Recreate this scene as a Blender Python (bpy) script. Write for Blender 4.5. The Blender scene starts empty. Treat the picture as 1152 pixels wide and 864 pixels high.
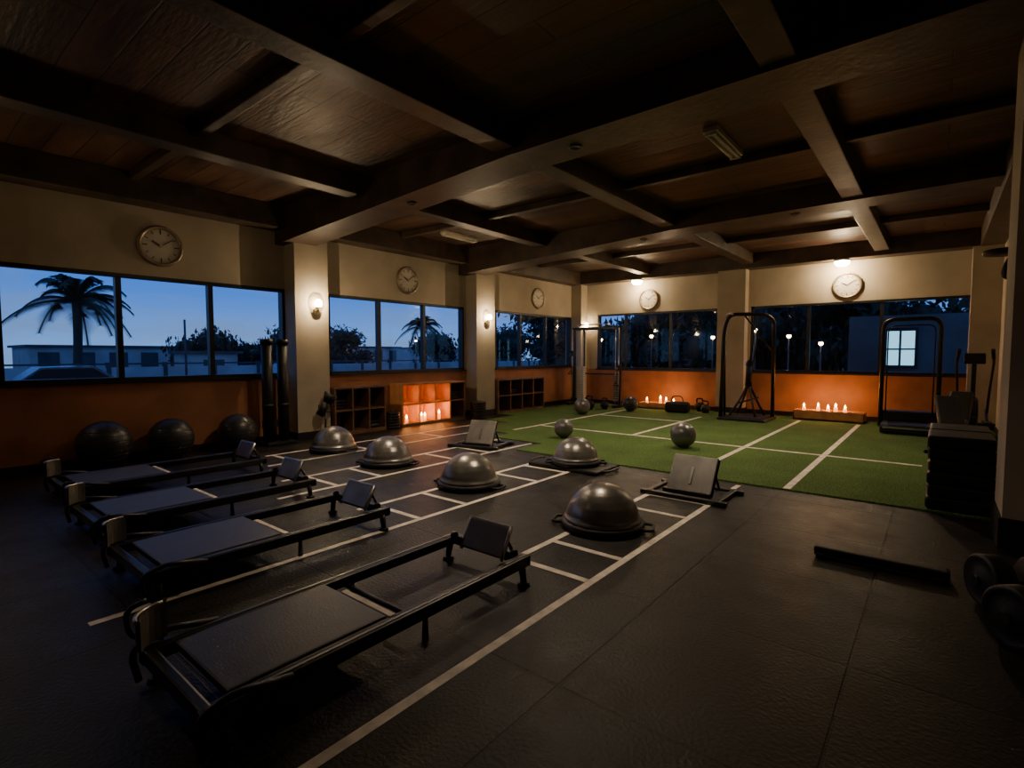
import bpy, bmesh, math, random
from mathutils import Vector, Matrix, Euler, noise
random.seed(7)
pi=math.pi
# ---------------------------------------------------------------- materials
def nodes(name):
    m=bpy.data.materials.new(name); m.use_nodes=True
    nt=m.node_tree; b=nt.nodes['Principled BSDF']
    return m,nt,b
def mat(name,col,rough=.5,metal=0,var=.25,scale=8,bump=.0,bscale=60,emit=None,estr=0,spec=.5,coat=0):
    m,nt,b=nodes(name)
    N=nt.nodes; L=nt.links
    tc=N.new('ShaderNodeTexCoord')
    no=N.new('ShaderNodeTexNoise'); no.inputs['Scale'].default_value=scale; no.inputs['Detail'].default_value=5
    L.new(tc.outputs['Object'],no.inputs['Vector'])
    r=N.new('ShaderNodeValToRGB')
    r.color_ramp.elements[0].position=.3; r.color_ramp.elements[1].position=.7
    r.color_ramp.elements[0].color=tuple(c*(1-var) for c in col)+(1,)
    r.color_ramp.elements[1].color=tuple(min(1,c*(1+var)) for c in col)+(1,)
    L.new(no.outputs['Fac'],r.inputs['Fac']); L.new(r.outputs['Color'],b.inputs['Base Color'])
    b.inputs['Roughness'].default_value=rough; b.inputs['Metallic'].default_value=metal
    b.inputs['Specular IOR Level'].default_value=spec
    b.inputs['Coat Weight'].default_value=coat
    if bump>0:
        n2=N.new('ShaderNodeTexNoise'); n2.inputs['Scale'].default_value=bscale; n2.inputs['Detail'].default_value=4
        L.new(tc.outputs['Object'],n2.inputs['Vector'])
        bp=N.new('ShaderNodeBump'); bp.inputs['Strength'].default_value=bump; bp.inputs['Distance'].default_value=.01
        L.new(n2.outputs['Fac'],bp.inputs['Height']); L.new(bp.outputs['Normal'],b.inputs['Normal'])
    if emit:
        b.inputs['Emission Color'].default_value=tuple(emit)+(1,); b.inputs['Emission Strength'].default_value=estr
    return m
M_beige=mat('painted_plaster',(.43,.37,.28),.8,var=.16,scale=1.3,bump=.25,bscale=30)
M_orange=mat('terracotta_paint',(.40,.165,.075),.55,var=.28,scale=1.6,bump=.2,bscale=30)
M_beam=mat('beam_brown',(.058,.038,.026),.5,var=.5,scale=3,bump=.4,bscale=14)
M_frame=mat('window_frame_black',(.012,.012,.013),.4)
M_rub=mat('black_rubber',(.011,.0105,.010),.5,var=.3,bump=.2,bscale=90,spec=.35)
M_blk=mat('black_powdercoat',(.010,.010,.0105),.38,var=.2)
M_vinyl=mat('black_vinyl',(.012,.0115,.012),.45,var=.2,bump=.15,bscale=120,spec=.35)
M_grayv=mat('grey_vinyl',(.065,.063,.062),.42,var=.15,bump=.15,bscale=100)
M_chrome=mat('brushed_steel',(.6,.57,.52),.3,metal=1,var=.1,scale=3)
M_steel=mat('dark_steel',(.2,.195,.19),.35,metal=1,var=.15)
M_white=mat('white_line_paint',(.70,.62,.53),.6,var=.3,scale=9)
M_wpla=mat('white_plastic',(.6,.58,.54),.4,var=.05)
M_panel=mat('silver_panel',(.13,.123,.115),.4,metal=.65,var=.3,scale=4)
M_panel2=mat('satin_light_panel',(.22,.205,.185),.38,metal=.65,var=.25,scale=4)
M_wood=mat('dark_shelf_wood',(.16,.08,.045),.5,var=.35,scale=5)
M_woodi=mat('shelf_wood_candlelit',(.58,.26,.10),.5,var=.25,scale=5)  # candlelight painted into the wood colour of lit cubbies and trays
M_dome=mat('pearl_grey_vinyl',(.20,.19,.175),.28,metal=.6,var=.3,scale=5,bump=.12,bscale=70)
M_ball=mat('anthracite_ball',(.03,.029,.031),.36,var=.25,scale=6,bump=.1,bscale=60)
M_mball=mat('grey_medicine_ball',(.16,.155,.145),.3,metal=.5,var=.25,scale=6)
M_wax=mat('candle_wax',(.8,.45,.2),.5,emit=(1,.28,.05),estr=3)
M_flame=mat('flame',(1,.5,.1),.5,emit=(1,.42,.08),estr=60)
M_bulb=mat('warm_bulb',(1,.8,.5),.4,emit=(1,.74,.42),estr=90)
M_tube=mat('unlit_tube',(.6,.55,.46),.4,var=.1)
M_face=mat('clock_face',(.5,.46,.38),.5,var=.08)
M_cf=mat('clock_bronze',(.3,.24,.17),.35,metal=.6)
M_leaf=mat('leaf_dark',(.02,.04,.022),.7,var=.5)
M_bark=mat('bark',(.06,.05,.04),.9)
M_ext=mat('exterior_wall',(.52,.52,.51),.8,var=.2,scale=1)
M_extd=mat('exterior_dark',(.07,.08,.09),.8,var=.3,scale=1)
M_asph=mat('asphalt',(.07,.07,.075),.85)
M_lit=mat('lit_window_glow',(.5,.8,.9),.5,emit=(.35,.8,1.0),estr=1.3)
M_litw=mat('lit_window_warm',(.9,.7,.4),.5,emit=(1,.6,.28),estr=.7)
M_street=mat('street_bulb',(1,.8,.5),.5,emit=(1,.66,.32),estr=22)
M_car=mat('car_paint',(.25,.27,.3),.25,metal=.5)
M_glass=bpy.data.materials.new('window_glass'); M_glass.use_nodes=True
nt=M_glass.node_tree; nt.nodes.clear()
o=nt.nodes.new('ShaderNodeOutputMaterial'); mx=nt.nodes.new('ShaderNodeMixShader'); tr=nt.nodes.new('ShaderNodeBsdfTransparent')
gl=nt.nodes.new('ShaderNodeBsdfGlossy'); gl.inputs['Roughness'].default_value=.02
lw=nt.nodes.new('ShaderNodeLayerWeight'); lw.inputs['Blend'].default_value=.5
cvr=nt.nodes.new('ShaderNodeValToRGB'); cvr.color_ramp.elements[0].color=(.05,.05,.05,1); cvr.color_ramp.elements[0].position=.35; cvr.color_ramp.elements[1].color=(.6,.6,.6,1)
tr.inputs['Color'].default_value=(.88,.93,.96,1)
nt.links.new(lw.outputs['Facing'],cvr.inputs[0]); nt.links.new(cvr.outputs[0],mx.inputs[0]); nt.links.new(tr.outputs[0],mx.inputs[1]); nt.links.new(gl.outputs[0],mx.inputs[2]); nt.links.new(mx.outputs[0],o.inputs[0])
def tiled(name,c1,c2,cm,bw,rh,mortar,loc,offset,nscale,rlo,rhi,bstr,n2s,nstretch=(1,1,1),spec=.5):
    M,nt,b=nodes(name); N=nt.nodes; L=nt.links
    b.inputs['Specular IOR Level'].default_value=spec
    tc=N.new('ShaderNodeTexCoord'); br=N.new('ShaderNodeTexBrick')
    br.offset=offset; br.inputs['Scale'].default_value=1; br.inputs['Brick Width'].default_value=bw; br.inputs['Row Height'].default_value=rh
    br.inputs['Mortar Size'].default_value=mortar; br.inputs['Mortar Smooth'].default_value=.3
    br.inputs['Color1'].default_value=c1+(1,); br.inputs['Color2'].default_value=c2+(1,); br.inputs['Mortar'].default_value=cm+(1,)
    mp=N.new('ShaderNodeMapping'); mp.inputs['Location'].default_value=loc
    L.new(tc.outputs['Object'],mp.inputs['Vector']); L.new(mp.outputs[0],br.inputs['Vector'])
    m2=N.new('ShaderNodeMapping'); m2.inputs['Scale'].default_value=nstretch; L.new(tc.outputs['Object'],m2.inputs['Vector'])
    no=N.new('ShaderNodeTexNoise'); no.inputs['Scale'].default_value=nscale; no.inputs['Detail'].default_value=9; no.inputs['Roughness'].default_value=.7
    L.new(m2.outputs[0],no.inputs['Vector'])
    rp=N.new('ShaderNodeValToRGB'); rp.color_ramp.elements[0].color=(.3,.3,.3,1); rp.color_ramp.elements[1].color=(1.8,1.65,1.5,1)
    rp.color_ramp.elements[0].position=.34; rp.color_ramp.elements[1].position=.66
    L.new(no.outputs['Fac'],rp.inputs['Fac'])
    mm=N.new('ShaderNodeMixRGB'); mm.blend_type='MULTIPLY'; mm.inputs[0].default_value=1
    L.new(br.outputs['Color'],mm.inputs[1]); L.new(rp.outputs['Color'],mm.inputs[2]); L.new(mm.outputs[0],b.inputs['Base Color'])
    mr=N.new('ShaderNodeMapRange'); mr.inputs['From Min'].default_value=.3; mr.inputs['From Max'].default_value=.7; mr.inputs['To Min'].default_value=rlo; mr.inputs['To Max'].default_value=rhi
    L.new(no.outputs['Fac'],mr.inputs['Value']); L.new(mr.outputs[0],b.inputs['Roughness'])
    n2=N.new('ShaderNodeTexNoise'); n2.inputs['Scale'].default_value=n2s; n2.inputs['Detail'].default_value=6; L.new(m2.outputs[0],n2.inputs['Vector'])
    ad=N.new('ShaderNodeMath'); ad.operation='MULTIPLY_ADD'; ad.inputs[1].default_value=-1.5
    L.new(br.outputs['Fac'],ad.inputs[0]); L.new(n2.outputs['Fac'],ad.inputs[2])
    bp=N.new('ShaderNodeBump'); bp.inputs['Strength'].default_value=bstr; bp.inputs['Distance'].default_value=.008
    L.new(ad.outputs[0],bp.inputs['Height']); L.new(bp.outputs['Normal'],b.inputs['Normal'])
    return M
M_floor=tiled('rubber_tile_floor',(.0085,.0072,.0065),(.0155,.013,.0112),(.002,.0018,.0018),1.0,1.0,.009,(.28,.1,0),0,2.6,.36,.6,.6,50,spec=.33)
M_ceil=tiled('rough_plank_ceiling',(.05,.027,.016),(.095,.051,.03),(.012,.008,.006),2.4,.3,.008,(0,.1,0),.5,1.6,.36,.62,.8,14,(.4,2,1),spec=.4)
# turf
M_turf,nt,b=nodes('artificial_turf_green'); N=nt.nodes; L=nt.links
tc=N.new('ShaderNodeTexCoord'); a=N.new('ShaderNodeTexNoise'); a.inputs['Scale'].default_value=55; a.inputs['Detail'].default_value=6
c=N.new('ShaderNodeTexNoise'); c.inputs['Scale'].default_value=1.6; c.inputs['Detail'].default_value=4
L.new(tc.outputs['Object'],a.inputs['Vector']); L.new(tc.outputs['Object'],c.inputs['Vector'])
rp=N.new('ShaderNodeValToRGB'); rp.color_ramp.elements[0].color=(.035,.075,.018,1); rp.color_ramp.elements[1].color=(.16,.25,.07,1)
rp.color_ramp.elements[0].position=.35; rp.color_ramp.elements[1].position=.68
L.new(a.outputs['Fac'],rp.inputs['Fac'])
r2=N.new('ShaderNodeValToRGB'); r2.color_ramp.elements[0].color=(.6,.6,.6,1); r2.color_ramp.elements[1].color=(1.2,1.2,1.2,1)
L.new(c.outputs['Fac'],r2.inputs['Fac'])
mm=N.new('ShaderNodeMixRGB'); mm.blend_type='MULTIPLY'; mm.inputs[0].default_value=1
L.new(rp.outputs['Color'],mm.inputs[1]); L.new(r2.outputs['Color'],mm.inputs[2]); L.new(mm.outputs[0],b.inputs['Base Color'])
b.inputs['Roughness'].default_value=.95; b.inputs['Specular IOR Level'].default_value=.15
bp=N.new('ShaderNodeBump'); bp.inputs['Strength'].default_value=.9; bp.inputs['Distance'].default_value=.02
L.new(a.outputs['Fac'],bp.inputs['Height']); L.new(bp.outputs['Normal'],b.inputs['Normal'])

# ---------------------------------------------------------------- mesh builder
class B:
    def __init__(s,name): s.name=name; s.bm=bmesh.new(); s.mats=[]
    def mi(s,m):
        if m not in s.mats: s.mats.append(m)
        return s.mats.index(m)
    def add(s,t,m,M=None,smooth=False):
        if M is not None: bmesh.ops.transform(t,matrix=M,verts=t.verts)
        i=s.mi(m)
        for f in t.faces:
            f.material_index=i; f.smooth=smooth if not isinstance(smooth,str) else (len(f.verts)==4)
        me=bpy.data.meshes.new('t'); t.to_mesh(me); t.free(); s.bm.from_mesh(me); bpy.data.meshes.remove(me)
    def box(s,m,c,d,bev=0,rot=(0,0,0),seg=2):
        t=bmesh.new(); bmesh.ops.create_cube(t,size=1)
        bmesh.ops.transform(t,matrix=Matrix.Diagonal((d[0],d[1],d[2],1)),verts=t.verts)
        if bev>0: bmesh.ops.bevel(t,geom=t.edges[:],offset=bev,segments=seg,affect='EDGES',profile=.6)
        s.add(t,m,Matrix.Translation(c)@Euler(rot).to_matrix().to_4x4(),False)
    def bx(s,m,x0,x1,y0,y1,z0,z1,bev=0):
        s.box(m,((x0+x1)/2,(y0+y1)/2,(z0+z1)/2),(abs(x1-x0),abs(y1-y0),abs(z1-z0)),bev)
    def cyl(s,m,p,q,r,r2=None,seg=20,caps=True):
        p=Vector(p);q=Vector(q);d=q-p
        t=bmesh.new(); bmesh.ops.create_cone(t,cap_ends=caps,segments=seg,radius1=r,radius2=r if r2 is None else r2,depth=d.length)
        s.add(t,m,Matrix.Translation((p+q)/2)@d.to_track_quat('Z','Y').to_matrix().to_4x4(),'side')
    def sph(s,m,c,r,sc=(1,1,1),seg=32):
        t=bmesh.new(); bmesh.ops.create_uvsphere(t,u_segments=seg,v_segments=seg//2,radius=r)
        s.add(t,m,Matrix.Translation(c)@Matrix.Diagonal((*sc,1)),True)
    def lathe(s,m,prof,c=(0,0,0),seg=40,M=None):
        t=bmesh.new(); rings=[]
        for r,z in prof:
            if r<1e-5: rings.append([t.verts.new((0,0,z))])
            else: rings.append([t.verts.new((r*math.cos(2*pi*i/seg),r*math.sin(2*pi*i/seg),z)) for i in range(seg)])
        for a,b in zip(rings,rings[1:]):
            for i in range(seg):
                j=(i+1)%seg
                if len(a)==1 and len(b)==1: continue
                if len(a)==1: t.faces.new((a[0],b[i],b[j]))
                elif len(b)==1: t.faces.new((a[i],b[0],a[j]))
                else: t.faces.new((a[i],b[i],b[j],a[j]))
        bmesh.ops.recalc_face_normals(t,faces=t.faces)
        s.add(t,m,Matrix.Translation(c)@(M or Matrix.Identity(4)),True)
    def tube(s,m,pts,r,seg=12,closed=False):
        pts=[Vector(p) for p in pts]
        t=bmesh.new(); rings=[]; n=len(pts); up=None
        for i,p in enumerate(pts):
            if closed: d=pts[(i+1)%n]-pts[i-1]
            else: d=pts[min(i+1,n-1)]-pts[max(i-1,0)]
            d.normalize()
            if up is None:
                up=Vector((0,0,1)) if abs(d.z)<.9 else Vector((1,0,0))
            x=d.cross(up)
            if x.length<1e-3: x=d.orthogonal()
            x.normalize(); y=x.cross(d).normalized(); up=y
            rings.append([t.verts.new(p+x*r*math.cos(2*pi*k/seg)+y*r*math.sin(2*pi*k/seg)) for k in range(seg)])
        rng=range(n) if closed else range(n-1)
        for i in rng:
            a=rings[i];b=rings[(i+1)%n]
            for k in range(seg): t.faces.new((a[k],a[(k+1)%seg],b[(k+1)%seg],b[k]))
        if not closed:
            t.faces.new(rings[0][::-1]); t.faces.new(rings[-1])
        bmesh.ops.recalc_face_normals(t,faces=t.faces)
        s.add(t,m,None,'side')
    def poly(s,m,pts):
        t=bmesh.new(); t.faces.new([t.verts.new(p) for p in pts]); s.add(t,m)
    def prism(s,m,pts,y0,y1):
        t=bmesh.new()
        A=[t.verts.new((x,y0,zz)) for x,zz in pts]; C=[t.verts.new((x,y1,zz)) for x,zz in pts]
        t.faces.new(A); t.faces.new(C[::-1])
        for i in range(len(pts)):
            j=(i+1)%len(pts); t.faces.new((A[i],C[i],C[j],A[j]))
        bmesh.ops.recalc_face_normals(t,faces=t.faces); s.add(t,m)
    def done(s,loc=(0,0,0),rz=0,name=None):
        me=bpy.data.meshes.new(s.name); s.bm.to_mesh(me)
        for m in s.mats: me.materials.append(m)
        ob=bpy.data.objects.new(s.name,me); bpy.context.collection.objects.link(ob)
        ob.location=loc; ob.rotation_euler=(0,0,rz); return ob
def copy(ob,loc,rz=0,sc=1):
    o2=bpy.data.objects.new(ob.name.split('.')[0],ob.data); bpy.context.collection.objects.link(o2)
    o2.location=loc; o2.rotation_euler=(0,0,rz); o2.scale=(sc,)*3; return o2
def rounded(pts,rad=.12,n=6):
    out=[]; pts=[Vector(p) for p in pts]
    out.append(pts[0])
    for i in range(1,len(pts)-1):
        a=(pts[i-1]-pts[i]); b_=(pts[i+1]-pts[i]); ra=min(rad,a.length*.49,b_.length*.49)
        A=pts[i]+a.normalized()*ra; C=pts[i]+b_.normalized()*ra
        for k in range(n+1):
            t=k/n; out.append((1-t)**2*A+2*t*(1-t)*pts[i]+t*t*C)
    out.append(pts[-1]); return out

# ---------------------------------------------------------------- room shell
XL,XR,YB,YF,H=-8.85,.9,14.1,-3.0,3.95
f=B('floor'); f.bx(M_floor,XL-.2,XR+.2,YF-.2,YB+.2,-.1,0); f.done()
c=B('ceiling'); c.bx(M_ceil,XL-.2,XR+.2,YF-.2,YB+.2,H,H+.15); c.done()
def wall_x(name,x0,x1,wins,z0,z1,y0,y1):
    w=B(name)
    w.bx(M_orange,x0,x1,y0,y1,0,z0)
    w.bx(M_beige,x0,x1,y0,y1,z1,H)
    p=y0
    for a,b in wins+[(y1,y1)]:
        if a>p: w.bx(M_beige,x0,x1,p,a,z0,z1)
        p=b
    return w.done()
LW=[(-2.8,.02),(.98,4.6),(5.42,9.03),(10.17,13.75)]
wall_x('wall_left',XL-.2,XL,LW,1.12,2.62,YF,YB)
w=B('wall_back'); z0,z1=1.05,2.69
BW=[(-8.12,-4.48),(-3.71,.5)]
w.bx(M_orange,XL-.2,XR+.2,YB,YB+.2,0,z0); w.bx(M_beige,XL-.2,XR+.2,YB,YB+.2,z1,H)
p=XL-.2
for a,b in BW+[(XR+.2,XR+.2)]:
    w.bx(M_beige,p,a,YB,YB+.2,z0,z1); p=b
w.done()
w=B('wall_right'); w.bx(M_beige,XR,XR+.2,YF,YB,0,H); w.done()
w=B('wall_front'); w.bx(M_beige,XL-.2,XR+.2,YF-.2,YF,1.1,H); w.bx(M_orange,XL-.2,XR+.2,YF-.2,YF,0,1.1); w.done()
k=0
def window(axis,a,b,z0,z1,mull):
    global k
    k+=1
    w=B('window_%d'%k)
    def bx(m,p0,p1,d0,d1,zz0,zz1):
        if axis=='L': w.bx(m,XL-d1,XL-d0,p0,p1,zz0,zz1)
        else: w.bx(m,p0,p1,YB+d0,YB+d1,zz0,zz1)
    t=.05
    bx(M_frame,a,b,.0,.14,z0,z0+t); bx(M_frame,a,b,.0,.14,z1-t,z1)
    bx(M_frame,a,a+t,.0,.14,z0,z1); bx(M_frame,b-t,b,.0,.14,z0,z1)
    for m in mull: bx(M_frame,m-.035,m+.035,.02,.12,z0+t,z1-t)
    if axis=='L': w.poly(M_glass,[(XL-.07,a+t,z0+t),(XL-.07,b-t,z0+t),(XL-.07,b-t,z1-t),(XL-.07,a+t,z1-t)])
    else: w.poly(M_glass,[(a+t,YB+.07,z0+t),(b-t,YB+.07,z0+t),(b-t,YB+.07,z1-t),(a+t,YB+.07,z1-t)])
    bx(M_frame,a-.03,b+.03,-.05,.0,z0-.035,z0)
    w.done()
window('L',-2.8,.02,1.12,2.62,[-1.85,-.9])
window('L',.98,4.6,1.12,2.62,[2.22,3.41])
window('L',5.42,9.03,1.12,2.62,[6.6,7.8])
window('L',10.17,13.75,1.12,2.62,[11.25,12.45])
window('B',-8.12,-4.48,1.05,2.69,[-7.2,-5.82])
window('B',-3.71,.5,1.05,2.69,[-2.43,-1.01])
def pillar(x0,x1,y0,y1):
    p=B('pillar'); p.bx(M_beige,x0,x1,y0,y1,.0,H)
    p.bx(M_rub,x0-.012,x1+.012,y0-.012,y1+.012,0,.14); return p.done()
for y0,y1 in ((.1,.72),(4.6,5.22),(9.1,9.75)): pillar(XL,-8.5,y0,y1)
pillar(XL,-8.5,13.75,YB); pillar(-4.45,-3.78,13.8,YB); pillar(.45,XR,13.75,YB)
pr=B('pillar'); pr.bx(M_beige,.42,XR,5.45,6.1,0,H); pr.bx(M_rub,.40,XR,5.43,6.12,0,.24); pr.done()
b_=B('baseboard_left')
for y0,y1 in ((YF,.08),(.74,4.58),(5.24,9.08),(9.77,13.73)): b_.bx(M_rub,XL,XL+.02,y0,y1,0,.1)
b_.done()
b_=B('baseboard_back')
for x0,x1 in ((-8.48,-4.47),(-3.76,.43)): b_.bx(M_rub,x0,x1,YB-.02,YB,0,.1)
b_.done()
b_=B('baseboard_right'); b_.bx(M_rub,XR-.02,XR,YF,5.4,0,.1); b_.bx(M_rub,XR-.02,XR,6.14,13.7,0,.1); b_.done()
def beam(n,x0,x1,y0,y1,z0): b=B(n); b.bx(M_beam,x0,x1,y0,y1,z0,H,.012); b.done()
YB1=((.0,.5),(4.45,5.0),(8.85,9.4))
for y0,y1 in YB1:
    b=B('ceiling_beam'); b.prism(M_beam,[(XL,3.36),(-3.7,3.64),(XR,3.68),(XR,H),(XL,H)],y0,y1); b.done()
beam('ceiling_beam',XL,XR,YB-.4,YB,3.6)
beam('ceiling_beam',XL,XL+.35,YF,YB-.4,3.58)
beam('ceiling_beam',XR-.35,XR,YF,YB-.4,3.58)
for x0 in (-6.55,-3.85,-1.15):
    for y0,y1 in ((YF,.0),(.5,4.45),(5.0,8.85),(9.4,YB-.4)): beam('ceiling_joist',x0,x0+.26,y0,y1,3.70)
for y0 in (2.3,6.9,11.6):
    for x0,x1 in ((XL+.35,-6.55),(-6.29,-3.85),(-3.59,-1.15),(-.89,XR-.35)): beam('ceiling_rib',x0,x1,y0,y0+.1,3.84)

# turf
z=.016
for x0,x1,y0,y1 in ((-5.05,XR-.03,6.3,13.7),(-6.2,-5.05,7.0,13.7),(-7.2,-6.2,7.5,13.7),(-7.9,-7.2,8.7,13.7),(-8.4,-7.9,9.8,13.7)):
    t=B('artificial_turf'); t.bx(M_turf,x0,x1,y0,y1,0,z); t.done()
def lines(name,segs,z0,h,w=.06):
    l=B(name)
    for (x0,y0,x1,y1) in segs:
        if abs(x1-x0)<1e-4: l.bx(M_white,x0-w/2,x0+w/2,y0,y1,z0,z0+h)
        else: l.bx(M_white,x0,x1,y0-w/2,y0+w/2,z0,z0+h+.0004)
    l.done()
lines('turf_line_marking',[(-2.35,6.9,-2.35,13.0),(-1.25,6.32,-1.25,13.0),(-6.4,7.9,-6.4,13.0),(-6.37,8.75,-.12,8.75),(-4.3,8.8,-4.3,12.3),(-6.37,11.2,-4.33,11.2)],z,.002,.075)
seg=[(-1.72,-2.5,-1.72,6.2),(-3.6,.7,-3.6,6.6),(-2.36,2.9,-2.36,6.2),(-4.28,2.9,-4.28,6.8),(-5.25,2.6,-5.25,6.95),(-5.95,3.0,-5.95,6.95),(-6.9,3.3,-6.9,7.4),(-7.6,3.6,-7.6,8.2)]
for xa,xb,ys in ((-2.33,-1.75,(2.93,3.4,4.65,5.2)),(-4.25,-3.63,(3.1,3.7,4.9,5.5)),(-5.92,-5.28,(3.3,3.9,5.2,5.9)),(-7.57,-6.93,(3.7,4.9,5.6,6.5))):
    for y in ys: seg.append((xa,y,xb,y))
lines('floor_line_marking',seg,0,.002,.055)

# ---------------------------------------------------------------- reformers
def reformer(cx,y0,L_,w):
    b=B('pilates_reformer'); h=w/2
    for s in (-1,1):
        b.box(M_blk,(s*h,L_/2,.15),(.05,L_,.07),.01)
        b.box(M_blk,(s*(h-.034),L_/2,.175),(.018,L_-.1,.016),.003)
        b.box(M_steel,(s*h,L_/2,.1865),(.014,L_-.04,.004),.001)
        for yy in (.07,L_-.07):
            b.cyl(M_blk,(s*h,yy,.13),(s*(h+.02),yy,.02),.026,.02)
            b.cyl(M_rub,(s*(h+.02),yy,.025),(s*(h+.02),yy,0),.036,.042)
        b.cyl(M_blk,(s*h,L_*.55,.13),(s*h,L_*.55,0),.014,.018)
    for yy in (.03,L_-.03): b.box(M_blk,(0,yy,.15),(w+.05,.05,.07),.012)
    b.cyl(M_blk,(-h,L_*.52,.125),(h,L_*.52,.125),.014)
    for s in (-1,1):
        b.tube(M_blk,rounded([(s*(h+.035),.34,.175),(s*(h+.035),.1,.225),(s*(h+.035),-.03,.18),(s*(h+.03),.0,.03)],.1),.015)
    t_=[(-h-.03,.1,.19),(-h-.03,-.03,.24),(-h-.03,-.04,.37),(-h-.02,.04,.39)]
    b.tube(M_blk,rounded(t_,.06),.012)
    pts=[]
    for i in range(9):
        a=i/8*1.2
        pts.append((-h-.02+.24*(1-math.cos(a))*.9,.1-.14*math.sin(a*1.3)))
    for i in range(8):
        (xa,ya),(xb,yb)=pts[i],pts[i+1]
        for m_,d_ in ((M_panel,0),(M_panel2,.012)):
            t=bmesh.new(); v=[t.verts.new(q) for q in ((xa+d_,ya+d_,.2),(xb+d_,yb+d_,.2),(xb+d_,yb+d_,.36),(xa+d_,ya+d_,.36))]; t.faces.new(v); b.add(t,m_,None,True)
    b.tube(M_chrome,[(x,y,.36) for x,y in pts],.009,seg=8)
    # carriage, sunk between the rails
    b.box(M_blk,(0,.5,.155),(w-.1,.74,.03),.008)
    b.box(M_grayv,(0,.5,.178),(w-.1,.76,.026),.012)
    b.box(M_white,(w*.12,.905,.178),(w*.66,.035,.02),.004)
    # upright plate at far end, near the aisle-side rail
    pw=.34; ox=h-.23
    b.box(M_panel2,(ox,L_-.16,.29),(pw,.014,.19),.006,rot=(-.45,0,0))
    b.box(M_blk,(ox,L_-.144,.281),(pw+.02,.012,.2),.005,rot=(-.45,0,0))
    b.box(M_chrome,(ox,L_-.112,.38),(pw+.03,.02,.016),.005,rot=(-.45,0,0))
    for s in (-1,1):
        b.cyl(M_chrome,(ox+s*pw*.52,L_-.21,.185),(ox+s*pw*.52,L_-.112,.382),.011)
        b.cyl(M_blk,(ox+s*pw*.4,L_-.04,.18),(ox+s*pw*.4,L_-.12,.32),.011)
        b.cyl(M_blk,(s*(h-.07),L_-.08,.2),(s*(h-.04),L_-.08,.2),.024)
    return b.done((cx,y0,0))
reformer(-2.38,.7,1.98,.66)
reformer(-4.0,.97,1.8,.74)
reformer(-5.43,1.04,1.87,.76)
reformer(-6.93,1.14,1.97,.76)

# ---------------------------------------------------------------- bosu balls
bo=B('bosu_ball')
bo.lathe(M_rub,[(0,0),(.33,0),(.355,.015),(.36,.04),(.355,.06),(.335,.072),(.32,.075)],seg=48)
prof=[]
R=.315
for i in range(25):
    a=i/24*pi/2
    r=R*math.cos(a); zz=.07+.31*math.sin(a)
    g=.0018 if 4<i<18 and i%3==0 else 0
    prof.append((max(0,r-abs(g)),zz))
bo.lathe(M_dome,[(R+.012,.068),(R+.02,.085),(R+.008,.1)]+prof[2:],seg=56)
for a in (0,pi):
    bo.tube(M_rub,rounded([(math.cos(a)*.34,-.09+0,.03),(math.cos(a)*.43,-.09,.03),(math.cos(a)*.43,.09,.03),(math.cos(a)*.34,.09,.03)],.04),.014)
bob=bo.done((-2.22,3.97,0),rz=.35)
copy(bob,(-4.1,4.25,0),.2); copy(bob,(-5.78,4.4,0),.5); copy(bob,(-7.25,4.5,0),.1)
brd=B('balance_board'); brd.box(M_rub,(0,0,.025),(1.05,.6,.05),.015)
for s in (-1,1): brd.tube(M_blk,rounded([(s*.5,-.15,.03),(s*.6,-.15,.04),(s*.6,.15,.04),(s*.5,.15,.03)],.05),.014)
brd.done((-3.72,5.85,0),rz=.0)
copy(bob,(-3.68,5.85,.051),.6,.92)

def incline(loc,rz,m,lean=-.75):
    b=B('incline_board')
    for s in (-1,1):
        b.box(M_blk,(s*.36,0,.03),(.06,.62,.045),.012)
        b.cyl(M_blk,(s*.2,.26,.05),(s*.2,.06,.3),.014)
    for yy in (-.28,.28): b.box(M_blk,(0,yy,.026),(.9,.07,.045),.012)
    b.box(M_rub,(0,0,.015),(.68,.5,.02),.004)
    b.box(m,(0,-.0,.2),(.48,.03,.46),.012,rot=(lean,0,0))
    b.box(M_blk,(0,.018,.19),(.5,.012,.44),.005,rot=(lean,0,0))
    b.box(M_steel,(0,-.018,.205),(.03,.01,.2),.003,rot=(lean,0,0))
    b.box(M_blk,(0,-.17,.05),(.5,.05,.05),.01)
    return b.done(loc,rz)
incline((-2.0,5.5,0),.0,M_panel,-.6); incline((-5.75,6.25,0),.25,M_panel2,-.5)

def ball(name,m,x,y,r,z0=0,rings=True):
    b=B(name); b.sph(m,(0,0,r),r,seg=48)
    if rings:
        for k_ in range(-3,4):
            zz=r+k_*r*.2; rr=math.sqrt(max(1e-4,r*r-(zz-r)**2))
            b.tube(m,[(rr*math.cos(t*pi/20),rr*math.sin(t*pi/20),zz) for t in range(40)],.004,seg=6,closed=True)
    return b.done((x,y,z0))
ball('exercise_ball',M_ball,-8.48,1.9,.31); ball('exercise_ball',M_ball,-8.5,2.68,.29); ball('exercise_ball',M_ball,-8.5,3.6,.28)
ball('medicine_ball',M_mball,-6.75,11.0,.2,z,False); ball('medicine_ball',M_mball,-5.1,7.7,.17,z,False); ball('medicine_ball',M_mball,-3.1,8.1,.2,z,False)
ball('medicine_ball',M_wpla,-6.6,13.1,.12,z,False)

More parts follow.
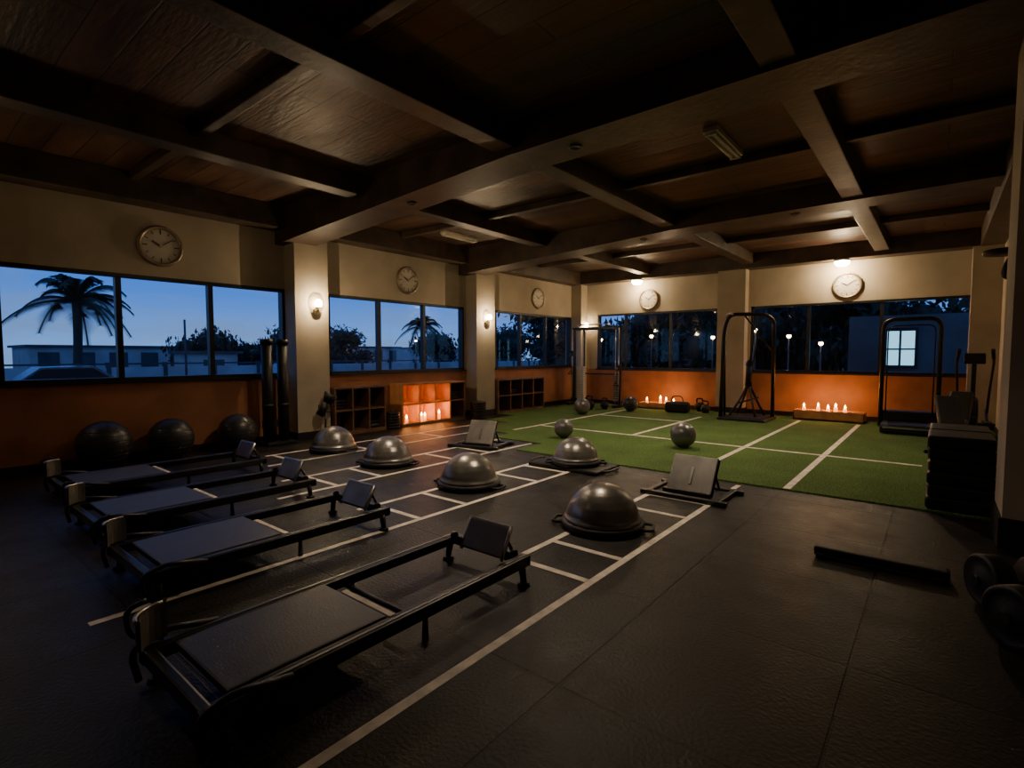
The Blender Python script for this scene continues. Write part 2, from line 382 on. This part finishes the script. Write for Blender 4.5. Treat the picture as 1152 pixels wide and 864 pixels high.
b=B('foam_roller_stand')
b.box(M_blk,(0,0,.03),(.42,.5,.06),.015)
for s in (-1,1):
    b.cyl(M_vinyl,(0,s*.13,.06),(0,s*.13,1.66),.085,seg=28); b.cyl(M_rub,(0,s*.13,1.66),(0,s*.13,1.74),.1,seg=28)
    b.cyl(M_rub,(0,s*.13,.62),(0,s*.13,.68),.092,seg=28)
b.box(M_blk,(-.02,0,.35),(.05,.44,.12),.01)
b.done((-8.5,4.22,0))
b=B('floor_spotlight')
b.cyl(M_blk,(0,0,0),(0,0,.025),.13,seg=28); b.cyl(M_blk,(0,0,.02),(0,0,.5),.016)
b.tube(M_blk,rounded([(0,-.12,.62),(0,-.12,.48),(0,.12,.48),(0,.12,.62)],.05),.012)
d=Vector((.2,.45,.85)).normalized(); c0=Vector((0,0,.6))
b.cyl(M_vinyl,c0-d*.2,c0+d*.05,.07,.075); b.cyl(M_vinyl,c0+d*.05,c0+d*.22,.075,.13); b.cyl(M_steel,c0+d*.205,c0+d*.222,.12)
b.done((-8.3,5.0,0))

# ---------------------------------------------------------------- shelves
def shelf(y0,y1,h,cols,rows,minner,lit):  # first lit columns get the wood with candlelight in its colour
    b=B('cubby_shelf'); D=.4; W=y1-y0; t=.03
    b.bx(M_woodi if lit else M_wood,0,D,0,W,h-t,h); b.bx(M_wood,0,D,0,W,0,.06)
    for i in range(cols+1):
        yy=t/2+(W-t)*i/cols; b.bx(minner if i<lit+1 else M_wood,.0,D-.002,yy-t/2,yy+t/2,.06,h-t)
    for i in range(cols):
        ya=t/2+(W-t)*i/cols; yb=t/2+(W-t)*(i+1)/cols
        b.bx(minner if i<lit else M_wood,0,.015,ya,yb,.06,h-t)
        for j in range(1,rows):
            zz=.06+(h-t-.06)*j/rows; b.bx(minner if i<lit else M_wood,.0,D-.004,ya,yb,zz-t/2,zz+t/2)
    random.seed(int(y0*10))
    for i in range(cols):
        for j in range(rows):
            if random.random()<.35 and not (lit and i<lit):
                yy=(i+.5)*W/cols; zz=.075+(h-.09)*j/rows
                for q in range(random.randint(1,3)): b.box(random.choice([M_grayv,M_vinyl,M_rub]),(.17,yy,zz+.035+q*.062),(.26,W/cols*.6,.055),.02)
    return b.done((XL+.021,y0,0))
shelf(5.27,6.4,.88,3,2,M_wood,0)
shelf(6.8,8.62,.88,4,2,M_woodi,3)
shelf(9.8,11.75,.86,4,2,M_wood,0)
def plates(n,r,x,y):
    b=B('weight_plate_stack'); zz=0
    for i in range(n):
        rr=r*(1-.03*(i%3)); b.lathe(M_rub,[(.03,zz),(rr-.01,zz),(rr,zz+.01),(rr,zz+.045),(rr-.01,zz+.055),(rr*.7,zz+.05),(.05,zz+.055),(.03,zz+.055),(.03,zz)],seg=32); zz+=.056
    b.cyl(M_steel,(0,0,0),(0,0,zz+.04),.022); b.done((x,y,0))
plates(6,.16,-8.5,6.6); plates(7,.19,-8.25,8.87)

def candle_group(name,pts,loc,tray=None):
    b=B(name)
    if tray:
        (tx,ty,th)=tray
        b.box(M_woodi,(0,0,.02),(tx,ty,.04),.006)
        for s in (-1,1):
            b.box(M_woodi,(0,s*(ty/2-.012),th/2),(tx,.024,th),.005); b.box(M_woodi,(s*(tx/2-.012),0,th/2),(.024,ty,th),.005)
        b.box(M_wood,(0,0,th-.03),(tx-.05,ty-.05,.02),.004)
        base=th-.02
    else: base=0
    for x,y,h,r in pts:
        b.lathe(M_wax,[(0,base),(r,base),(r,base+h),(r*.8,base+h+.004),(r*.5,base+h-.004),(0,base+h-.006)],(x,y,0),seg=20)
        b.cyl(M_rub,(x,y,base+h-.006),(x,y,base+h+.012),.002,seg=6)
        b.lathe(M_flame,[(0,base+h+.008),(.016,base+h+.025),(.02,base+h+.04),(.012,base+h+.065),(0,base+h+.095)],(x,y,0),seg=12)
    b.done(loc)
def light(kind,name,loc,power,col,size=.05,rot=None,spot=None,blend=.6):
    d=bpy.data.lights.new(name,kind); d.energy=power; d.color=col
    if kind in('POINT','SPOT'): d.shadow_soft_size=size
    if kind=='SPOT': d.spot_size=spot; d.spot_blend=blend
    o_=bpy.data.objects.new(name,d); o_.location=loc
    if rot: o_.rotation_euler=rot
    bpy.context.collection.objects.link(o_); return o_
OR=(1,.38,.1)
candle_group('candle_set',[(-.5,0,.07,.035),(-.22,.03,.09,.035),(-.02,-.02,.06,.035),(.12,.02,.1,.035),(.3,0,.07,.035)],(-1.85,13.45,z),tray=(1.35,.42,.22))
candle_group('candle_set',[(-.4,0,.07,.035),(-.02,.02,.12,.035),(.14,.02,.09,.035),(.36,0,.06,.035)],(-5.8,13.5,z),tray=(1.15,.36,.16))
for x,y,p in ((-2.2,13.4,13),(-1.7,13.4,13),(-6.0,13.42,9),(-5.6,13.42,8)): light('POINT','candle_glow',(x,y,.5),p,OR,.02)
candle_group('candle_set',[(0,-.5,.07,.03),(.03,-.12,.1,.03),(-.02,.02,.08,.03),(.04,.38,.11,.03)],(-8.6,7.55,.062))
for y,p in ((7.05,4),(7.5,5),(7.95,5)): light('POINT','candle_glow',(-8.5,y,.32),p,OR,.015)
for y in (7.05,7.5,7.95): light('POINT','candle_glow',(-8.52,y,.66),1.8,OR,.0)

def clock(loc,axis,r=.29,hh=10,mmn=9):
    b=B('wall_clock')
    b.lathe(M_face,[(0,.03),(r*.84,.03)],seg=48)
    b.lathe(M_cf,[(r*.84,.03),(r*.86,.05),(r*.93,.06),(r,.045),(r*1.01,.02),(r,0),(0,0)],seg=48)
    for i in range(12):
        a=i*pi/6; l=.1 if i%3==0 else .065
        c_=Vector((math.sin(a)*r*.7,math.cos(a)*r*.7,.033))
        b.box(M_frame,c_,(.016 if i%3==0 else .011,l*r*2.2,.004),rot=(0,0,-a))
    for i in range(60):
        a=i*pi/30; b.box(M_frame,(math.sin(a)*r*.81,math.cos(a)*r*.81,.032),(.004,.015,.003),rot=(0,0,-a))
    for a,l,w_ in ((hh*pi/6,.42,.02),(mmn*pi/30,.62,.013)):
        b.box(M_frame,(math.sin(a)*r*l/2,math.cos(a)*r*l/2,.038),(w_,r*l*1.15,.005),rot=(0,0,-a))
    b.cyl(M_cf,(0,0,.03),(0,0,.05),.02)
    o_=b.done(loc)
    o_.rotation_euler=(pi/2,0,pi/2) if axis=='L' else (pi/2,0,0)
for y in (2.74,7.31,12.0): clock((XL+.001,y,3.06),'L')
for x in (-6.46,-1.67): clock((x,YB-.001,3.05),'B')

WARM=(1,.73,.43)
def sconce(x,y,zz,p):
    b=B('wall_sconce')
    b.cyl(M_cf,(0,0,0),(.025,0,0),.055,seg=24); b.tube(M_cf,rounded([(.02,0,0),(.09,0,0),(.09,0,.05)],.03),.01)
    b.lathe(M_cf,[(.02,.04),(.045,.05),(.05,.07)],(.09,0,0),seg=20)
    b.sph(M_bulb,(.09,0,.125),.06,(1,1,1.25),seg=20); b.done((x,y,zz))
    light('POINT','sconce_light',(x+.18,y,zz+.12),p,WARM,0)
sconce(-8.5,4.98,2.25,33); sconce(-8.5,9.45,2.25,30); sconce(-8.5,13.92,2.25,2)
sconce(-8.5,.41,2.25,1)
def added_spot(x,y,zc,p,spot=2.15,tint=(1,.78,.54)):  # unseen spot added under a beam for overhead light, with invented trim disc
    b=B('added_spot_trim')
    b.lathe(M_frame,[(0,-.004),(.05,-.004),(.055,-.012),(.07,-.01),(.075,0),(0,0)],seg=28); b.done((x,y,zc))
    light('SPOT','added_spot_light',(x,y,zc-.03),p,tint,0,(0,0,0),spot,1)
def surface_lamp(x,y,zc,p):
    b=B('ceiling_lamp'); b.cyl(M_wpla,(0,0,0),(0,0,-.04),.16,seg=32)
    b.lathe(M_bulb,[(.15,-.04),(.145,-.08),(.1,-.13),(0,-.15)],seg=32); b.done((x,y,zc))
    light('POINT','ceiling_lamp_light',(x,y-.12,zc-.25),p,WARM,0)
surface_lamp(-1.75,13.82,3.6,54); surface_lamp(-6.7,13.82,3.6,32)
added_spot(-3.0,4.72,3.643,270); added_spot(-5.6,4.72,3.535,290)
added_spot(-4.3,9.12,3.606,320); added_spot(-1.8,9.12,3.655,240)
added_spot(-4.4,.25,3.6,28)
for x,y,p in ((-5.0,3.2,5.5),(-7.4,3.0,2),(-6.9,7.2,10),(-4.8,11.5,12),(-1.2,10.6,4)):  # unseen point fills added below the ceiling, no fixture
    light('POINT','added_fill_light',(x,y,3.15),p,(1,.72,.44),0)
def fluo(x,y,zc,rz):
    b=B('fluorescent_fixture'); b.box(M_tube,(0,0,-.03),(.16,.95,.06),.01)
    for s in (-1,1): b.cyl(M_tube,(s*.04,-.42,-.075),(s*.04,.42,-.075),.016,seg=12)
    for s in (-1,1): b.box(M_tube,(0,s*.44,-.065),(.13,.03,.05),.006)
    b.done((x,y,zc),rz)
fluo(-2.0,6.3,H,0); fluo(-7.75,7.8,H,0)

# ---------------------------------------------------------------- machines
def cable_machine(loc):
    b=B('cable_crossover_machine'); W=1.5; h=2.25
    for s in (-1,1):
        x=s*W/2
        b.box(M_blk,(x,0,h/2),(.08,.08,h),.012); b.box(M_blk,(x,.0,.04),(.12,.7,.08),.02)
        b.box(M_blk,(x*.8,.3,h/2),(.06,.06,h),.01)
        for i in range(16 if s<0 else 12): b.box(M_wpla if s<0 else M_steel,(x*.8,.14,.16+i*.062),(.22,.12,.05),.006)
        for dx in (-.07,.07): b.cyl(M_chrome,(x*.8+dx,.14,.08),(x*.8+dx,.14,h-.1),.011)
        b.cyl(M_chrome,(x,-.08,.1),(x,-.08,h-.05),.014)
        b.box(M_blk,(x,-.1,1.5 if s<0 else 1.1),(.1,.12,.16),.015); b.cyl(M_steel,(x-.02,-.18,1.45 if s<0 else 1.05),(x+.02,-.18,1.45 if s<0 else 1.05),.05)
        b.tube(M_rub,[(x,-.18,1.4 if s<0 else 1.0),(x-.02*s,-.2,1.0 if s<0 else .7)],.006,seg=6)
        b.tube(M_rub,rounded([(x-.02*s,-.2,1.0 if s<0 else .7),(x-.09,-.2,.9 if s<0 else .6),(x+.07,-.2,.9 if s<0 else .6),(x-.02*s,-.2,1.0 if s<0 else .7)],.02),.012,seg=8)
    b.box(M_blk,(0,0,h-.04),(W+.1,.08,.08),.012); b.box(M_blk,(0,.3,h-.04),(W*.8,.06,.06),.01)
    for s in (-1,1): b.box(M_blk,(s*W*.4,.15,h-.04),(.05,.36,.05),.01)
    b.tube(M_chrome,rounded([(-.55,0,h-.02),(-.5,-.25,h+.06),(.5,-.25,h+.06),(.55,0,h-.02)],.1),.017)
    b.box(M_blk,(0,.3,.9),(W*.8,.04,.04),.01)
    return b.done(loc)
cable_machine((-7.6,13.15,z))
def rig(loc):
    b=B('suspension_rig'); h=2.38
    b.box(M_blk,(0,0,.03),(1.0,1.1,.05),.015); b.box(M_rub,(0,0,.06),(.86,.96,.02),.005)
    b.tube(M_blk,rounded([(-.48,-.35,.04),(-.46,-.3,h-.35),(-.38,-.22,h),(.3,.2,h),(.45,.3,h-.15),(.46,.32,.04)],.22,8),.042,seg=16)
    b.tube(M_blk,rounded([(-.48,-.05,.04),(-.46,-.25,h-.6)],.1),.03)
    b.cyl(M_blk,(.46,.32,h-.9),(-.1,-.02,h-.02),.02)
    for s in (-1,1): b.tube(M_chrome,rounded([(-.38+s*.15,-.22-.25*s,h-.02),(-.38,-.22,h+.03),(.0,0,h)],.1),.018)
    top=Vector((.1,.06,h-.03)); k1=Vector((.02,.0,1.25))
    b.tube(M_vinyl,[top,k1+Vector((.05,0,.3)),k1],.02,seg=8); b.tube(M_vinyl,[top+Vector((.1,.05,0)),k1+Vector((.1,0,.1)),k1+Vector((-.04,0,-.3))],.02,seg=8)
    b.sph(M_vinyl,k1,.07,(1,1,1.4),seg=16); b.cyl(M_vinyl,k1,k1-Vector((0,0,.5)),.06,.075)
    for dx,dy in ((-.3,-.3),(.32,.2),(.25,-.3),(-.28,.25)):
        b.tube(M_blk,rounded([k1-Vector((0,0,.42)),k1+Vector((dx*.4,dy*.4,-.75)),(dx,dy,.09)],.15),.026,seg=10)
    b.cyl(M_blk,(-.2,-.1,.35),(.22,.1,.5),.02)
    return b.done(loc)
rig((-3.35,12.6,z))
def tower(loc):
    b=B('treadmill'); h=2.15
    b.tube(M_blk,rounded([(-.44,0,.05),(-.44,0,h),(.44,0,h),(.44,0,.05)],.2,10),.038,seg=16)
    b.tube(M_blk,rounded([(-.36,0,.3),(-.36,0,h-.12),(.36,0,h-.12),(.36,0,.3)],.14,8),.012,seg=8)
    b.box(M_blk,(0,-.1,.09),(.8,1.25,.14),.03); b.box(M_rub,(0,-.15,.165),(.56,1.1,.02),.005)
    for s in (-1,1): b.box(M_steel,(s*.34,-.12,.168),(.1,1.15,.018),.004)
    b.box(M_chrome,(0,-.735,.12),(.7,.02,.03),.004)
    for s in (-1,1):
        b.tube(M_blk,rounded([(s*.44,.1,.1),(s*.44,.15,.75),(s*.44,-.2,.8)],.15),.02)
    b.box(M_blk,(0,.1,.27),(.84,.2,.22),.03)
    return b.done(loc)
tower((-.42,12.6,z))
# stacks of thick black pads / steps along the right wall
for q,(y,n) in enumerate(((6.63,6),(7.26,6),(7.88,5))):
    b=B('exercise_step_stack'); random.seed(q+3)
    for i in range(n):
        o_=random.uniform(-.012,.012)
        b.box(M_vinyl,(o_,o_,.064+i*.118),(.5-.01*(i%2),.58,.112),.03,seg=4)
        b.box(M_rub,(o_,o_,.008+i*.118),(.46,.55,.02),.004)
    b.done((.2,y,z))
def bench(loc,rz):
    b=B('weight_bench')
    b.box(M_blk,(0,0,.2),(.06,1.2,.06),.01)
    for yy in (-.55,.55): b.box(M_blk,(0,yy,.03),(.5,.07,.06),.015); b.box(M_blk,(0,yy,.12),(.06,.06,.2),.01)
    b.box(M_vinyl,(0,-.35,.44),(.3,.45,.08),.03); b.box(M_vinyl,(0,.3,.62),(.3,.85,.08),.03,rot=(.55,0,0))
    b.cyl(M_blk,(0,-.35,.2),(0,-.35,.42),.03); b.cyl(M_blk,(0,.45,.2),(0,.35,.62),.025); b.cyl(M_blk,(0,.1,.2),(0,.0,.46),.025)
    for s in (-1,1): b.cyl(M_rub,(s*.05,-.62,.25),(s*.25,-.62,.25),.05)
    b.cyl(M_steel,(-.25,-.62,.25),(.25,-.62,.25),.012); b.cyl(M_blk,(0,-.62,.25),(0,-.5,.4),.02)
    return b.done(loc,rz)
bench((.18,9.4,z),.1); bench((.25,10.7,z),-.1)
b=B('elliptical_trainer')
b.box(M_blk,(0,0,.06),(.1,1.3,.08),.02)
for yy in (-.6,.6): b.box(M_blk,(0,yy,.04),(.55,.08,.07),.02)
b.lathe(M_vinyl,[(0,-.08),(.26,-.08),(.3,-.05),(.3,.05),(.26,.08),(0,.08)],(0,.4,.4),seg=36,M=Euler((0,pi/2,0)).to_matrix().to_4x4())
b.box(M_blk,(0,.3,.22),(.14,.5,.3),.04); b.box(M_blk,(0,.3,.8),(.07,.07,1.1),.02,rot=(.12,0,0)); b.box(M_frame,(0,.18,1.4),(.3,.05,.2),.02,rot=(-.4,0,0))
for s in (-1,1):
    b.tube(M_blk,rounded([(s*.2,.32,.35),(s*.22,.2,.9),(s*.25,.05,1.35),(s*.22,-.08,1.55)],.2),.02)
    b.cyl(M_rub,(s*.24,.02,1.4),(s*.22,-.08,1.56),.028); b.tube(M_blk,[(s*.2,.42,.35+s*.12),(s*.18,-.6,.18)],.022)
    b.box(M_rub,(s*.18,-.25,.3),(.13,.36,.04),.01)
b.done((.5,12.3,z))
b=B('speed_bag_stand')
b.cyl(M_blk,(0,0,0),(0,0,.04),.12,seg=28); b.cyl(M_blk,(0,0,.03),(0,0,2.75),.022)
b.cyl(M_blk,(0,0,2.62),(-.13,-.02,2.62),.015); b.lathe(M_vinyl,[(0,0),(.2,0),(.21,.02),(.2,.05),(0,.06)],(-.1,-.02,2.6),seg=32)
b.lathe(M_vinyl,[(0,-.02),(.02,-.05),(.05,-.12),(.07,-.2),(.055,-.26),(0,-.29)],(-.08,-.02,2.6),seg=20); b.cyl(M_blk,(-.08,-.02,2.5),(-.08,-.02,2.61),.012)
b.done((.65,8.12,z))
b=B('floor_balance_beam')
b.box(M_rub,(0,0,.045),(.78,.12,.07),.02); b.box(M_blk,(0,0,.012),(.7,.16,.024),.006)
for s in (-1,1): b.box(M_blk,(s*.34,0,.02),(.06,.2,.04),.01)
b.done((-.28,4.42,0),rz=.0)
def dumb(loc,rz,r=.13):
    b=B('dumbbell')
    for s in (-1,1):
        b.lathe(M_rub,[(0,-.06),(r*.9,-.06),(r,-.045),(r,.045),(r*.9,.06),(r*.8,.05),(r*.5,.05),(.04,.07),(0,.07)],(s*.13,0,r),seg=40,M=Euler((0,s*pi/2,0)).to_matrix().to_4x4())
        b.cyl(M_blk,(s*.19,0,r),(s*.215,0,r),.03)
    b.cyl(M_steel,(-.12,0,r),(.12,0,r),.018); return b.done(loc,rz)
dumb((.4,4.2,0),.5,.155); dumb((.46,3.72,0),.75,.16)
def kettle(x,y,s=1):
    b=B('kettlebell'); b.sph(M_rub,(0,0,.11*s),.115*s,(1,1,.95),seg=24)
    b.cyl(M_rub,(0,0,0),(0,0,.03*s),.075*s); b.tube(M_rub,rounded([(-.06*s,0,.19*s),(-.075*s,0,.3*s),(.075*s,0,.3*s),(.06*s,0,.19*s)],.05*s),.018*s); b.done((x,y,z))
kettle(-4.75,13.5,1.1); kettle(-4.5,13.2,1); kettle(-6.9,12.4,1); kettle(-7.2,12.1,1.2)
b=B('gym_bag'); b.box(M_vinyl,(0,0,.14),(.6,.28,.28),.1,seg=4); b.tube(M_rub,rounded([(-.15,-.05,.25),(-.12,-.05,.42),(.12,-.05,.42),(.15,-.05,.25)],.08),.012); b.done((-5.1,12.9,z),.2)
ball('exercise_ball',M_ball,-6.15,12.4,.19,z)

# ---------------------------------------------------------------- outside
g=B('street_ground'); g.bx(M_asph,-90,XL-.25,-40,80,-.4,-.3); g.bx(M_asph,XL-.25,60,YB+.3,80,-.4,-.3); g.done()
def palm(loc,h,fl,n=22):
    b=B('palm_tree'); pts=[(.25*math.sin(i/8*1.5),.1*math.sin(i/8*2),h*i/8) for i in range(9)]
    b.tube(M_bark,pts,.17,seg=10); top=Vector(pts[-1])
    for i in range(n):
        az=2*pi*i/n*2.618+random.random()*.4; el=random.uniform(.1,1.35); l=fl*random.uniform(.8,1.1)
        dirh=Vector((math.cos(az),math.sin(az),0)); sp=[]
        for j in range(13):
            t=j/12; sp.append(top+dirh*(l*t*math.cos(el)*(1-.15*t)+.1*t)+Vector((0,0,l*t*math.sin(el)-l*.7*t*t)))
        b.tube(M_leaf,sp,.03,seg=4)
        side=Vector((-dirh.y,dirh.x,0))
        for j in range(1,48):
            t=j/48*12; a_=int(min(11,t)); p_=sp[a_].lerp(sp[a_+1],t-a_); tn=(sp[a_+1]-sp[a_]).normalized()
            ll=l*.2*math.sin(min(1,.15+j/48)*pi*.93)+.08
            for s in (-1,1):
                e=p_+side*s*ll*.8+tn*ll*.5-Vector((0,0,ll*.4))
                b.poly(M_leaf,[p_-tn*.03,p_+tn*.03,e])
    b.done(loc)
palm((-30,5.8,-.3),4.1,3.2,26); palm((-33,28.5,-.3),4.0,2.4); palm((-38,22,-.3),3.6,2.2,16)
def tree(loc,h,w,n=1600,sq=.8):
    b=B('tree'); b.cyl(M_bark,(0,0,0),(0,0,h*.6),.16,.08,seg=8)
    cl=[(Vector((random.uniform(-w*.5,w*.5),random.uniform(-w*.5,w*.5),random.uniform(h*.35,h*.85))),random.uniform(.25,.42)*w) for _ in range(8)]
    for c_,r in cl:
        b.sph(M_leaf,c_,r*.6,(1,1,sq),seg=10)
        for i in range(n//8):
            v=Vector((random.gauss(0,1),random.gauss(0,1),random.gauss(0,1))).normalized()*r*random.uniform(.6,1.15); v.z*=sq
            s=random.uniform(.1,.24); q=Euler((random.random()*6,random.random()*6,0)).to_matrix()
            b.poly(M_leaf,[c_+v+q@Vector((-s,0,0)),c_+v+q@Vector((0,-s*.4,0)),c_+v+q@Vector((s,0,0)),c_+v+q@Vector((0,s*.4,0))])
    return b.done(loc)
random.seed(21)
t1=tree((-37,.2,-.3),4.6,4); t2=tree((-36,13.5,-.3),3.0,3.4); t3=tree((-34,19.0,-.3),3.4,3.4)
def cp(t,x,y,s=1,r=0): copy(t,(x,y,-.3),r,s)
cp(t2,-38,17,.8,1);cp(t1,-42,28,.85,1);cp(t2,-38,35,1.2,3);cp(t3,-38,44,1.3,4);cp(t2,-33,52,1.4,5);cp(t3,-30,60,1.5,.3);cp(t2,-34,40,1.2,1);cp(t1,-31,46,1.15,1.4)
i=0
for x,y,s in ((-17,26,1.1),(-14,24,1.05),(-11.5,25.5,1.15),(-9,24.3,1.1),(-6.5,26,1.25),(-4.2,25,1.2),(-1.5,25.5,1.3),(1.2,25,1.2),(4.0,25.5,1.2),(-13,30,1.5),(-8,31,1.5),(-3,31,1.5),(3,31,1.5)):
    cp((t1,t2,t3)[i%3],x,y,s,i); i+=1
b=B('perimeter_fence')
b.bx(M_ext,-26.1,-26,-10,60,-.3,.95)
for i in range(36): b.bx(M_extd,-26.15,-25.95,-10+2*i,-9.85+2*i,-.3,1.15)
b.bx(M_extd,-26.08,-26.02,-10,60,1.05,1.12)
b.done()
def bldg(name,x0,x1,y0,y1,h,m,nw,lit=()):
    b=B(name); b.bx(m,x0,x1,y0,y1,-.3,h); b.bx(M_extd,x0-.2,x1+.2,y0-.2,y1+.2,h,h+.15)
    for i in range(nw):
        yy=y0+(i+.5)*(y1-y0)/nw; b.bx(M_litw if i in lit else M_extd,x1,x1+.05,yy-.5,yy+.5,.6,h-.3)
    b.done()
bldg('shop_building',-31.5,-29.5,10.2,12.6,1.5,M_ext,1); bldg('shop_building',-48,-42,6,20,1.9,M_ext,8,(5,)); bldg('shop_building',-56,-50,24,40,2.2,M_ext,8,(1,4)); bldg('shop_building',-52,-46,-6,3,2.0,M_ext,4,(1,)); bldg('shop_building',-58,-52,44,60,2.2,M_ext,6)
b=B('neighbour_building'); b.bx(M_extd,-2.3,1.2,20.2,21.2,-.3,2.7); b.bx(M_frame,-1.35,-.5,20.12,20.2,1.05,2.3); b.bx(M_lit,-1.27,-.97,20.1,20.13,1.15,2.2); b.bx(M_lit,-.91,-.58,20.1,20.13,1.15,2.2); b.bx(M_frame,-1.27,-.58,20.08,20.1,1.62,1.67); b.done()
def street(x,y,h):
    b=B('street_lamp'); b.cyl(M_extd,(0,0,-.3),(0,0,h),.03,.02,seg=10); b.sph(M_street,(0,0,h+.06),.065,seg=16); b.cyl(M_extd,(0,0,h+.1),(0,0,h+.14),.08,.03,seg=12); b.done((x,y,0))
street(-6.0,18.2,2.0); street(-4.6,18,2.2); street(-3.7,18.4,2.0); street(-8.4,18.6,2.1); street(-2.75,18.0,1.75); street(-10.5,18.5,2.0); street(-5.3,18.3,1.6)
street(-23.5,20,2.2)
b=B('utility_pole'); b.cyl(M_extd,(0,0,-.3),(0,0,2.9),.05,.04,seg=10); b.done((-24,8.2,0))
def car(loc,rz):
    b=B('car')
    prof=[(-2.1,.3),(-2.15,.75),(-1.3,.88),(-.7,1.35),(.7,1.38),(1.35,.92),(2.05,.82),(2.15,.35)]
    b.prism(M_car,prof,-.8,.8)
    for s in (-1,1):
        b.poly(M_frame,[(-1.2,s*.805,.9),(-.68,s*.805,1.29),(.66,s*.805,1.31),(1.2,s*.805,.93)])
        for x in (-1.35,1.35): b.cyl(M_rub,(x,s*.62,.32),(x,s*.83,.32),.32,seg=24); b.cyl(M_steel,(x,s*.8,.32),(x,s*.84,.32),.18,seg=16)
    b.done(loc,rz)
car((-23.5,4.2,-.3),pi/2); car((-24,13,-.3),pi/2)

# ---------------------------------------------------------------- world
w=bpy.data.worlds.new('dusk_sky'); bpy.context.scene.world=w; w.use_nodes=True
nt=w.node_tree; N=nt.nodes; L=nt.links; bg=N['Background']
tc=N.new('ShaderNodeTexCoord'); sx=N.new('ShaderNodeSeparateXYZ'); L.new(tc.outputs['Generated'],sx.inputs[0])
mp=N.new('ShaderNodeMapping'); mp.inputs['Scale'].default_value=(3,3,14); L.new(tc.outputs['Generated'],mp.inputs[0])
no=N.new('ShaderNodeTexNoise'); no.inputs['Scale'].default_value=1.6; no.inputs['Detail'].default_value=6; L.new(mp.outputs[0],no.inputs['Vector'])
rp=N.new('ShaderNodeValToRGB'); e=rp.color_ramp.elements
e[0].position=.0; e[0].color=(.13,.27,.56,1); e[1].position=.30; e[1].color=(.012,.065,.30,1)
x_=e.new(.10); x_.color=(.035,.15,.55,1)
L.new(sx.outputs['Z'],rp.inputs['Fac'])
cr=N.new('ShaderNodeValToRGB'); cr.color_ramp.elements[0].position=.44; cr.color_ramp.elements[1].position=.66
cr.color_ramp.elements[0].color=(0,0,0,1); cr.color_ramp.elements[1].color=(.8,.8,.8,1); L.new(no.outputs['Fac'],cr.inputs['Fac'])
mm=N.new('ShaderNodeMixRGB'); L.new(cr.outputs['Color'],mm.inputs[0]); L.new(rp.outputs['Color'],mm.inputs[1]); mm.inputs[2].default_value=(.12,.19,.36,1)
L.new(mm.outputs[0],bg.inputs['Color']); bg.inputs['Strength'].default_value=1.8

# ---------------------------------------------------------------- camera
cd=bpy.data.cameras.new('camera'); cam=bpy.data.objects.new('camera',cd); bpy.context.collection.objects.link(cam)
cd.sensor_width=36; cd.lens=588/1152*36; cd.clip_end=300; cd.clip_start=.02
cam.location=(0,0,1.5); cam.rotation_euler=(math.radians(90-3.3),0,math.radians(39.2))
bpy.context.scene.camera=cam
